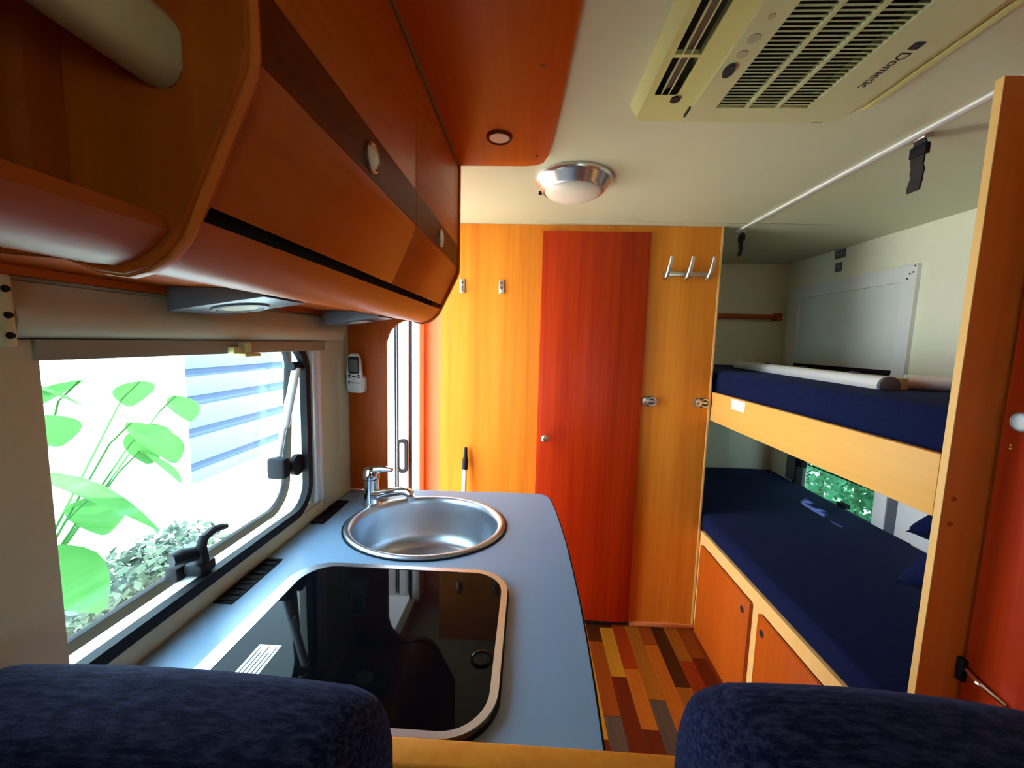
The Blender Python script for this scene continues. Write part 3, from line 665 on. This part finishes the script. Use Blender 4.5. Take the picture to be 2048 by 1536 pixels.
for (x, y, r) in ((0.343, 0.738, 0.009), (0.343, 0.703, 0.010), (0.345, 0.66, 0.005)):
    obj('button', B().lathe([(r, -0.0012), (r, 0.0)], (x, y, ZA-0.007), 'z', 20), mat('grey button', (0.42, 0.40, 0.24, 1), 0.5), ac)
obj('panel_clip', B().box(0.318, 0.3215, 0.90, 0.93, ZA-0.005, ZA), M['ink'], ac)
obj('panel_clip', B().box(0.60, 0.622, 0.9455, 0.949, ZA-0.006, ZA), M['ink'], ac)
obj('panel_seam', B().box(0.322, 0.652, 0.9452, 0.9462, ZA-0.004, ZA), M['ink'], ac)
mx = Matrix(((0, 1, 0, 0), (1, 0, 0, 0), (0, 0, -1, 0), (0, 0, 0, 1)))
text('Dometic', 0.026, M['ink'], Matrix.Translation((0.600, 0.735, ZA-0.0074)) @ mx, ac, 'lettering', 0.0002)
obj('logo_mark', B().prism(rrect(0.601, 0.618, 0.712, 0.729, 0.003), 'z', ZA-0.0076, ZA-0.0071), M['ink'], ac)
tr = B().tube([(0.722, AY0+0.05, ZC-0.014), (0.722, 0.955, ZC-0.014), (0.715, 0.975, ZC-0.010)], [0.0055, 0.0055, 0.002], 10); tr.tube([(0.708, AY0+0.05, ZC-0.022), (0.708, 0.95, ZC-0.022)], 0.003, 8)
obj('side_bead', tr, M['offwhite'], ac)

# ------------------------------------------------------------------ bunks
XB = 0.868
bb = empty('lower_bunk', (1.26, 1.4, 0), 'maple bunk base with two orange locker doors', 'bunk')
fr = B()
fr.box(XB, XB+0.016, 0.853, 1.898, 0.462, 0.517, 0.001); fr.box(XB, XB+0.016, 0.853, 1.898, 0.0005, 0.018)
for y0, y1 in ((1.858, 1.898), (1.372, 1.434), (0.853, 0.935)): fr.box(XB, XB+0.016, y0, y1, 0.018, 0.462)
obj('front_frame', fr, M['pale'], bb, smooth=0)
for y0, y1, hy in ((1.430, 1.862, 1.476), (0.93, 1.376, 1.345)):
    dd = obj('locker_door', B().box(XB-0.013, XB-0.0003, y0, y1, 0.012, 0.460, 0.0015), M['locker'], bb)
    obj('finger_hole', B().lathe([(0.013, -0.0004), (0.013, 0.0)], (XB-0.013, hy, 0.405), 'x', 20), M['dark'], dd)
obj('bed_board', B().box(XB+0.016, XR-0.001, 0.853, YB-0.001, 0.49, 0.5165), M['orange'], bb)
obj('lower_mattress', B().box(XB+0.003, XR-0.004, 0.856, YB-0.004, 0.5172, 0.600, 0.018, 3), M['navy2'], label='navy mattress on the lower bunk', cat='mattress')
ub = empty('upper_bunk', (1.26, 1.4, 1.06), 'upper bunk shelf with a maple front board', 'bunk')
fbd = obj('front_board', B().box(XB, XB+0.02, 0.8488, 1.8975, 1.068, 1.204, 0.003), M['maple_y'], ub)
obj('bed_board', B().box(XB+0.021, XR-0.001, 0.853, YB-0.001, 1.085, 1.105), M['orange'], ub)
obj('notice', B().box(XB-0.0012, XB-0.0002, 1.605, 1.712, 1.156, 1.198, 0.0003), M['paper'], label='small white notice on the upper bunk board', cat='notice')
obj('upper_mattress', B().box(XB+0.024, XR-0.004, 0.856, YB-0.004, 1.106, 1.302, 0.022, 3), M['navy2'], label='navy mattress on the upper bunk', cat='mattress')

# blind cassette lying on the upper mattress
bc = empty('spare_blind', (1.15, 1.8, 1.303), 'white dismounted blind cassette lying on the upper mattress', 'blind')
P0, P1 = Vector((1.058, 1.20, 1.303)), Vector((1.20, 2.33, 1.303))
def along(b):
    d = (P1-P0); a = math.atan2(-d.x, d.y); L = d.length
    bmesh.ops.transform(b.bm, matrix=Matrix.Translation(P0) @ Matrix.Rotation(a, 4, 'Z'), verts=b.bm.verts); return b
Lc = (P1-P0).length
hs = [(-0.024, 0.0), (0.026, 0.0), (0.026, 0.012)] + [(0.026*math.cos(math.radians(t)), 0.012 + 0.026*math.sin(math.radians(t))) for t in range(20, 180, 20)] + [(-0.026, 0.012)]
obj('half_round_cover', along(B().prism(hs, 'y', 0.012, Lc)), M['white'], bc, smooth=40)
obj('end_cap', along(B().prism([(p[0]*1.08, p[1]*1.05) for p in hs], 'y', 0.0, 0.0118, 0.002)), M['silvergrey'], bc)
obj('back_rail', along(B().box(0.028, 0.06, 0.02, Lc+0.05, 0.0, 0.035, 0.002)), M['offwhite2'], bc)
for t in (0.18, 0.46, 0.75): obj('bracket', along(B().box(0.03, 0.045, Lc*t, Lc*t+0.03, 0.0353, 0.041, 0.001)), M['silvergrey'], bc)
obj('blind_roll', B().tube([(1.165, 1.275, 1.325), (1.30, 1.19, 1.325), (1.48, 1.075, 1.325)], 0.0215, 18), M['white'], label='loose white blind roll behind the wardrobe edge', cat='blind')

# bunk side windows
w2 = empty('window_2', (XR, 2.07, 0.56), 'lower bunk window looking onto green hedge', kind='structure')
obj('window_seal', B().frame(rrect(1.69, 2.46, 0.555, 1.015, 0.05), rrect(1.715, 2.43, 0.578, 0.99, 0.04), 'x', XR-0.008, XR+0.04), M['black'], w2)
obj('pane', B().prism(rrect(1.70, 2.44, 0.57, 1.0, 0.04), 'x', XR+0.03, XR+0.034), M['tint'], w2)
obj('stay_bar', B().tube([(XR+0.012, 1.72, 0.755), (XR+0.012, 2.42, 0.735)], 0.004, 8), M['black'], w2)
obj('side_channel', B().box(XR-0.010, XR-0.0085, 2.44, 2.52, 0.605, 1.05), M['grey'], w2)
obj('inner_channel', B().box(XR+0.002, XR+0.008, 2.36, 2.385, 0.60, 0.99), M['aluminium'], w2)
obj('stay_lock', B().box(XR-0.03, XR+0.005, 2.355, 2.405, 0.715, 0.755, 0.008), M['black'], w2)
obj('catch', B().box(XR-0.03, XR+0.006, 2.02, 2.075, 0.603, 0.63, 0.008), M['black'], w2)
gb = B().box(XR-0.016, XR-0.0005, 1.81, 1.875, 0.601, 1.05, 0.002); gb.box(XR-0.012, XR-0.0005, 1.60, 1.76, 0.601, 1.05, 0.002)
obj('side_frame', gb, M['white'], w2)
obj('side_groove', B().box(XR-0.009, XR-0.0005, 1.762, 1.808, 0.601, 1.05), M['silvergrey'], w2)
w3 = empty('window_3', (XR, 2.2, 1.28), 'upper bunk window with its white blind closed', kind='structure')
obj('blind_frame', B().frame(rrect(1.805, 2.63, 1.275, 1.795, 0.006, 2), rrect(1.868, 2.545, 1.305, 1.725, 0.012, 2), 'x', XR-0.018, XR-0.0003), M['white'], w3)
obj('blind_cloth', B().box(XR-0.006, XR-0.004, 1.862, 2.55, 1.325, 1.732), leaf_mat('blind cloth', (0.80, 0.84, 0.76, 1), (0.82, 0.86, 0.78, 1), 0.06), w3)
obj('blind_rail', B().box(XR-0.014, XR-0.003, 1.862, 2.55, 1.304, 1.33, 0.002), M['black'], w3)
for y, z in ((1.815, 1.785), (1.835, 1.755), (1.82, 1.76), (1.845, 1.735)): obj('screw', B().lathe([(0.004, -0.002), (0.003, 0)], (XR-0.018, y, z), 'x', 8), M['ink'], w3)
obj('window_pane', B().box(XR+0.03, XR+0.034, 1.85, 2.57, 1.29, 1.75), M['tint'], w3)
def plate(y0, y1, z0, z1, label):
    e = empty('wall_plate', (XR, (y0+y1)/2, z0), label, 'bracket', 'dark plates on the bunk wall')
    obj('plate', B().box(XR-0.006, XR-0.0004, y0, y1, z0, z1, 0.001), M['grey'], e)
    for t in (0.3, 0.7): obj('screw', B().lathe([(0.005, -0.002), (0.004, 0)], (XR-0.006, y0+(y1-y0)*t, (z0+z1)/2), 'x', 8), M['satin'], e)
plate(2.235, 2.305, 1.91, 1.957, 'larger dark metal plate high on the bunk wall')
plate(2.25, 2.295, 1.84, 1.888, 'smaller dark metal plate just below the larger one')
sh = empty('bunk_shelf', (1.25, YB-0.04, 1.60), 'narrow brown wooden ledge across the upper bunk end wall', 'shelf')
obj('ledge', B().box(XB+0.002, 1.575, YB-0.05, YB-0.0005, 1.606, 1.634, 0.002), M['orange'], sh)
obj('end_block', B().box(1.576, 1.612, YB-0.062, YB-0.0005, 1.598, 1.642, 0.003), M['redbrown'], sh)
def strap(y, z1, L, label):
    e = empty('bunk_strap', (0.975, y, z1-L), label, 'strap', 'black straps hanging from the ceiling')
    obj('bracket', B().box(0.963, 0.985, y-0.02, y+0.02, z1-0.012, z1-0.0005, 0.002), M['satin'], e)
    b = B(); x = 0.972; n = 10; wdt = 0.018
    prev = None
    for k in range(n+1):
        z = z1-0.0125 - (L-0.0125)*k/n; yy = y + 0.0015*math.sin(k*0.9); ww = wdt*(0.8 + 0.25*abs(math.sin(k*1.3)))
        xx = x + 0.002*math.sin(k*1.1)
        ring = [b.bm.verts.new(p) for p in ((xx-0.002, yy-ww, z), (xx+0.002, yy-ww, z), (xx+0.002, yy+ww, z), (xx-0.002, yy+ww, z))]
        if prev:
            for j in range(4): b.bm.faces.new((prev[j], prev[(j+1) % 4], ring[(j+1) % 4], ring[j]))
        else: b.bm.faces.new(ring)
        prev = ring
    b.bm.faces.new(prev[::-1])
    obj('webbing', b, M['strap'], e, smooth=60)
    obj('buckle', B().box(x-0.006, x+0.008, y-0.022, y+0.022, z1-0.05, z1-0.022, 0.003), M['black'], e)
strap(1.105, ZC, 0.135, 'black strap hanging from the ceiling near the wardrobe')
strap(1.955, ZC, 0.115, 'black strap hanging from the ceiling at the partition corner')

def pillow(name, c, size, rot, m, label):
    b = B(); nu, nv = 24, 16; rows = []
    for i_ in range(nu+1):
        for_u = -1 + 2*i_/nu; row = []
        for j in range(nv+1): row.append((for_u, -1 + 2*j/nv))
        rows.append(row)
    top = []; bot = []
    for row in rows:
        t = []; q = []
        for u, v in row:
            h = ((1-abs(u)**2.5)*(1-abs(v)**2.5))**0.45 if abs(u) < 1 and abs(v) < 1 else 0
            pin = 1 - 0.06*(u*u)*(v*v)
            t.append(b.bm.verts.new((u*size[0]*(1-0.05*(1-v*v) if abs(u) == 1 else 1), v*size[1], h*size[2])))
            q.append(b.bm.verts.new((u*size[0]*(1-0.05*(1-v*v) if abs(u) == 1 else 1), v*size[1], -h*size[2])))
        top.append(t); bot.append(q)
    for i_ in range(nu):
        for j in range(nv):
            b.bm.faces.new((top[i_][j], top[i_+1][j], top[i_+1][j+1], top[i_][j+1])); b.bm.faces.new((bot[i_][j], bot[i_][j+1], bot[i_+1][j+1], bot[i_+1][j]))
    bmesh.ops.remove_doubles(b.bm, verts=b.bm.verts, dist=1e-5)
    bmesh.ops.transform(b.bm, matrix=Matrix.Translation(c) @ rot, verts=b.bm.verts)
    return obj(name, b, m, smooth=60, label=label, cat='pillow')
pillow('pillow', (1.39, 1.175, 0.785), (0.19, 0.15, 0.055), Matrix.Rotation(math.radians(-58), 4, 'X') @ Matrix.Rotation(0.15, 4, 'Z'), M['navy2'], 'larger navy pillow propped at the near end of the lower bunk')

pillow('pillow', (1.40, 1.235, 0.885), (0.15, 0.11, 0.045), Matrix.Rotation(math.radians(-52), 4, 'X') @ Matrix.Rotation(0.35, 4, 'Z'), M['navy2'], 'second navy pillow leaning on top of the propped one')

# ------------------------------------------------------------------ partition and wardrobe at right
pp = empty('bunk_partition', (1.26, 0.84, 0), 'tall red brown partition panel with a pale front edge at the bunk foot', 'panel')
obj('panel_board', B().box(XB+0.0015, XR-0.001, 0.832, 0.8465, 0.0005, 1.932, 0.001), wood('partition laminate', (0.60, 0.115, 0.010, 1), (0.72, 0.155, 0.016, 1), 'z'), pp)
obj('edge_strip', B().box(XB-0.0005, XB+0.0013, 0.8318, 0.8467, 0.0005, 1.932), M['pale'], pp, smooth=0)
for z in (1.06, 1.115): obj('screw_cap', B().lathe([(0.005, -0.002), (0.004, 0)], (0.888, 0.832, z), 'y', 12), M['redbrown'], pp)
wd = empty('wardrobe', (1.3, 0.5, 0), 'dark red wardrobe at the right edge behind the seat', 'wardrobe')
XW = 0.955
cb = B().box(XW+0.016, XR-0.001, 0.10, 0.116, 0.0005, 1.932); cb.box(XW+0.016, XR-0.001, 0.815, 0.831, 0.0005, 1.932); cb.box(XW+0.016, XR-0.001, 0.116, 0.815, 1.915, 1.932); cb.box(XW+0.016, XR-0.001, 0.116, 0.815, 0.0005, 0.02); cb.box(XR-0.012, XR-0.001, 0.116, 0.815, 0.02, 1.915)
obj('carcass', cb, M['redbrown'], wd)
wdoor = obj('wardrobe_door', B().box(XW, XW+0.0155, 0.10, 0.826, 0.03, 1.93, 0.0015), M['cherry'], wd)
obj('push_knob_ring', B().lathe([(0.021, -0.0003), (0.021, -0.005), (0.018, -0.007), (0.016, -0.004)], (XW, 0.792, 1.287), 'x', 24, close=False), M['chrome'], wdoor)
obj('push_knob', B().lathe([(0.0155, -0.0003), (0.0155, -0.006), (0.012, -0.009), (0, -0.010)], (XW, 0.792, 1.287), 'x', 24), M['white'], wdoor)
for z in (1.231, 1.238): obj('screw_dot', B().lathe([(0.0022, -0.001), (0.002, 0)], (XW, 0.807, z), 'x', 8), M['pale'], wdoor)
obj('hinge', B().box(XW-0.012, XW-0.0003, 0.818, 0.8315, 0.715, 0.765, 0.002), M['black'], wd)
obj('flap_stay', B().tube([(XW-0.004, 0.822, 0.748), (XW-0.012, 0.79, 0.742), (XW-0.004, 0.745, 0.732)], [0.004, 0.006, 0.004], 10), M['chrome'], wd)

# ------------------------------------------------------------------ seats in the foreground
bd = empty('backrest_board', (0.13, 0.43, 0), 'orange wooden backrest board between the two blue seats', 'panel')
obj('board', B().box(XL+0.007, 0.865, 0.418, 0.436, 0.0005, 0.903, 0.001), M['orange_z'], bd)
obj('top_rail', B().box(XL+0.007, 0.865, 0.402, 0.440, 0.9032, 0.923, 0.006, 3), M['maple'], bd)
def cushion(x0, x1, y0, y1, z0, z1, r, crown, label, skew=0.0):
    b = B(); nx, nz = 28, 16
    b.box(x0, x1, y0, y1, z0, z1, r, 7)
    bmesh.ops.subdivide_edges(b.bm, edges=[e for e in b.bm.edges if e.calc_length() > 0.12], cuts=10, use_grid_fill=True)
    for v in b.bm.verts:
        t = (v.co.x-(x0+x1)/2)/((x1-x0)/2); s_ = (v.co.z-z0)/(z1-z0)
        v.co.z += crown*(1-t*t)*max(0, s_-0.5)*2 + skew*t*max(0, s_-0.5)
        v.co.y += 0.012*(1-t*t)*math.sin(PI*s_)*(1 if v.co.y > (y0+y1)/2 else -1)
    return obj('seat_cushion', b, M['navy'], smooth=60, label=label, cat='cushion', group='blue backrest cushions')
cushion(-0.59, -0.122, 0.236, 0.388, 0.46, 1.064, 0.055, 0.012, 'blue upholstered backrest cushion beside the kitchen window')
cushion(0.150, 0.66, 0.236, 0.388, 0.46, 1.071, 0.055, 0.026, 'blue upholstered backrest cushion in front of the bunks', skew=-0.045)
bn = empty('bench', (0.13, 0.15, 0), 'wooden bench base carrying the blue backrest cushions', 'bench')
obj('bench_box', B().box(XL+0.007, 0.86, -0.15, 0.40, 0.0005, 0.455), M['orange_z'], bn)

# unseen front window, added to let in light from behind the camera
e = empty('window_4', (1.0, YR, 0.98), 'unseen front window added behind the camera for light', kind='structure')
obj('window_seal', B().frame(rrect(0.58, 1.42, 0.98, 1.52, 0.06), rrect(0.62, 1.38, 1.02, 1.48, 0.05), 'y', YR-0.036, YR+0.006), M['black'], e)
obj('pane', B().box(0.6, 1.4, YR-0.03, YR-0.026, 1.0, 1.5), M['tint'], e)

# ------------------------------------------------------------------ outdoors
obj('ground', B().box(-30, 30, -30, 30, -0.75, -0.55), M['ground'], label='pale paved ground outside', kind='structure')
hs_ = empty('garden_house', (-3.3, 5, -0.55), 'white house wall with louvred boards outside the kitchen window', 'building')
obj('house_wall', B().box(-3.6, -3.06, 3.12, 8.0, -0.55, 3.2), M['render'], hs_)
obj('corner_post', B().box(-3.06, -2.98, 3.13, 3.29, -0.55, 3.2, 0.005), M['render'], hs_)
obj('louvre_back', B().box(-3.0599, -3.04, 3.31, 4.75, 0.05, 1.6), M['blue'], hs_)
for z0, z1 in ((0.06, 0.165), (0.25, 0.475), (0.568, 0.765), (0.86, 1.03), (1.105, 1.30), (1.38, 1.58)):
    obj('louvre_board', B().box(-3.0398, -3.005, 3.31, 4.75, z0, z1, 0.003), M['house'], hs_)
def leaf_shape(b, mtx, L, W):
    n = 7; cent = []; lef = []; rig = []
    for k in range(n+1):
        t = k/n; wv = W*math.sin(PI*min(1, t*0.94+0.03))**0.75*(1-0.25*t); z = -0.10*L*t*t
        cent.append(b.bm.verts.new(mtx @ Vector((0, t*L, z)))); lef.append(b.bm.verts.new(mtx @ Vector((-wv, t*L, z+0.18*wv)))); rig.append(b.bm.verts.new(mtx @ Vector((wv, t*L, z+0.18*wv))))
    for k in range(n):
        b.bm.faces.new((cent[k], cent[k+1], lef[k+1], lef[k])); b.bm.faces.new((rig[k], rig[k+1], cent[k+1], cent[k]))
fg = empty('fig_shrub', (-1.35, 1.1, -0.55), 'broad-leaved green shrub outside the kitchen window', 'shrub')
stem = B()
lv = [(-1.35, 0.98, 1.02, 0.26, 0.10, -70, 20), (-1.30, 1.22, 1.12, 0.17, 0.075, -85, 60), (-1.38, 1.36, 1.08, 0.15, 0.06, -95, 110), (-1.4, 1.05, 1.17, 0.15, 0.06, -60, 100),
      (-1.5, 1.25, 1.25, 0.15, 0.06, -50, 160), (-1.35, 1.12, 0.90, 0.18, 0.06, -80, 100), (-1.45, 1.38, 0.97, 0.15, 0.055, -85, 40), (-1.3, 0.92, 0.84, 0.18, 0.08, -75, -20),
      (-1.55, 1.5, 1.22, 0.14, 0.055, -60, 120), (-1.6, 1.1, 1.28, 0.16, 0.06, -50, 30), (-1.5, 0.85, 1.15, 0.2, 0.08, -60, 0), (-1.5, 1.6, 1.15, 0.13, 0.05, -80, 80), (-1.42, 0.97, 0.74, 0.15, 0.06, -70, 30)]
for x, y, z, L, W_, pitch, yaw in lv:
    b = B(); leaf_shape(b, Matrix.Translation((x, y, z)) @ Matrix.Rotation(math.radians(yaw-60), 4, 'Z') @ Matrix.Rotation(math.radians(pitch*0.55), 4, 'X'), L*1.35, W_*1.35)
    obj('leaf', b, M['leaf'], fg, smooth=60)
    stem.tube([(x, y, z), (x-0.06, y-0.02, z-0.07), (-1.5, 1.0, 0.55)], [0.003, 0.003, 0.004], 6)
stem.tube([(-1.5, 1.0, -0.55), (-1.5, 1.0, 0.55)], [0.012, 0.006], 8)
obj('stems', stem, M['leaf'], fg)
def foliage(n, box, size, density=None):
    b = B()
    for _ in range(n):
        p = Vector((random.uniform(box[0], box[1]), random.uniform(box[2], box[3]), random.uniform(box[4], box[5])))
        if density and random.random() > density(p): continue
        r = Matrix.Rotation(random.uniform(0, 6.28), 3, 'Z') @ Matrix.Rotation(random.uniform(-1.2, 1.2), 3, 'X')
        s_ = size*random.uniform(0.6, 1.3)
        a = [p + r @ Vector(q) for q in ((0, 0, 0), (s_*0.38, s_*0.5, s_*0.1), (0, s_, 0), (-s_*0.38, s_*0.5, s_*0.1))]
        b.poly(a)
    return b
lh = empty('low_hedge', (-2.9, 2.4, -0.55), 'low grey green planting behind the shrub outside', 'hedge')
obj('foliage', foliage(3500, (-2.9, -2.4, 1.2, 3.0, -0.55, -0.12), 0.07), M['lowhedge'], lh, smooth=0, kind='stuff')
hg = empty('garden_hedge', (2.9, 3.0, -0.55), 'leafy green hedge outside the lower bunk window', 'hedge')
SUND = Vector((-0.50, -0.25, -0.83)).normalized()
GAPS = [(Vector((1.52, 2.10, 0.6)), 0.075), (Vector((1.47, 1.98, 0.6)), 0.085), (Vector((1.44, 1.87, 0.6)), 0.085)]
def gaps(p):     # a few chinks in the hedge that let sunlight through
    for g, r in GAPS:
        q = p - g
        if (q - SUND*q.dot(SUND)).length < r: return 0.0
    return 1.0
fol = foliage(26000, (2.0, 2.7, 0.8, 4.2, -0.55, 2.4), 0.075, gaps)
hang = foliage(2600, (1.95, 2.7, 1.6, 3.1, 1.7, 2.6), 0.09, gaps)  # unseen overhanging leaves, added to break up sunlight reaching the bunk
tmp = bpy.data.meshes.new('tmp'); hang.bm.to_mesh(tmp); hang.bm.free(); fol.bm.from_mesh(tmp); bpy.data.meshes.remove(tmp)
obj('foliage', fol, M['hedge'], hg, smooth=0, kind='stuff')
hb2 = B()
for k in range(9): hb2.tube([(2.4, 0.9+0.38*k, -0.55), (2.4+0.1*math.sin(k), 0.95+0.38*k, 1.5)], [0.025, 0.01], 6)
obj('trunks', hb2, M['bark'], hg)
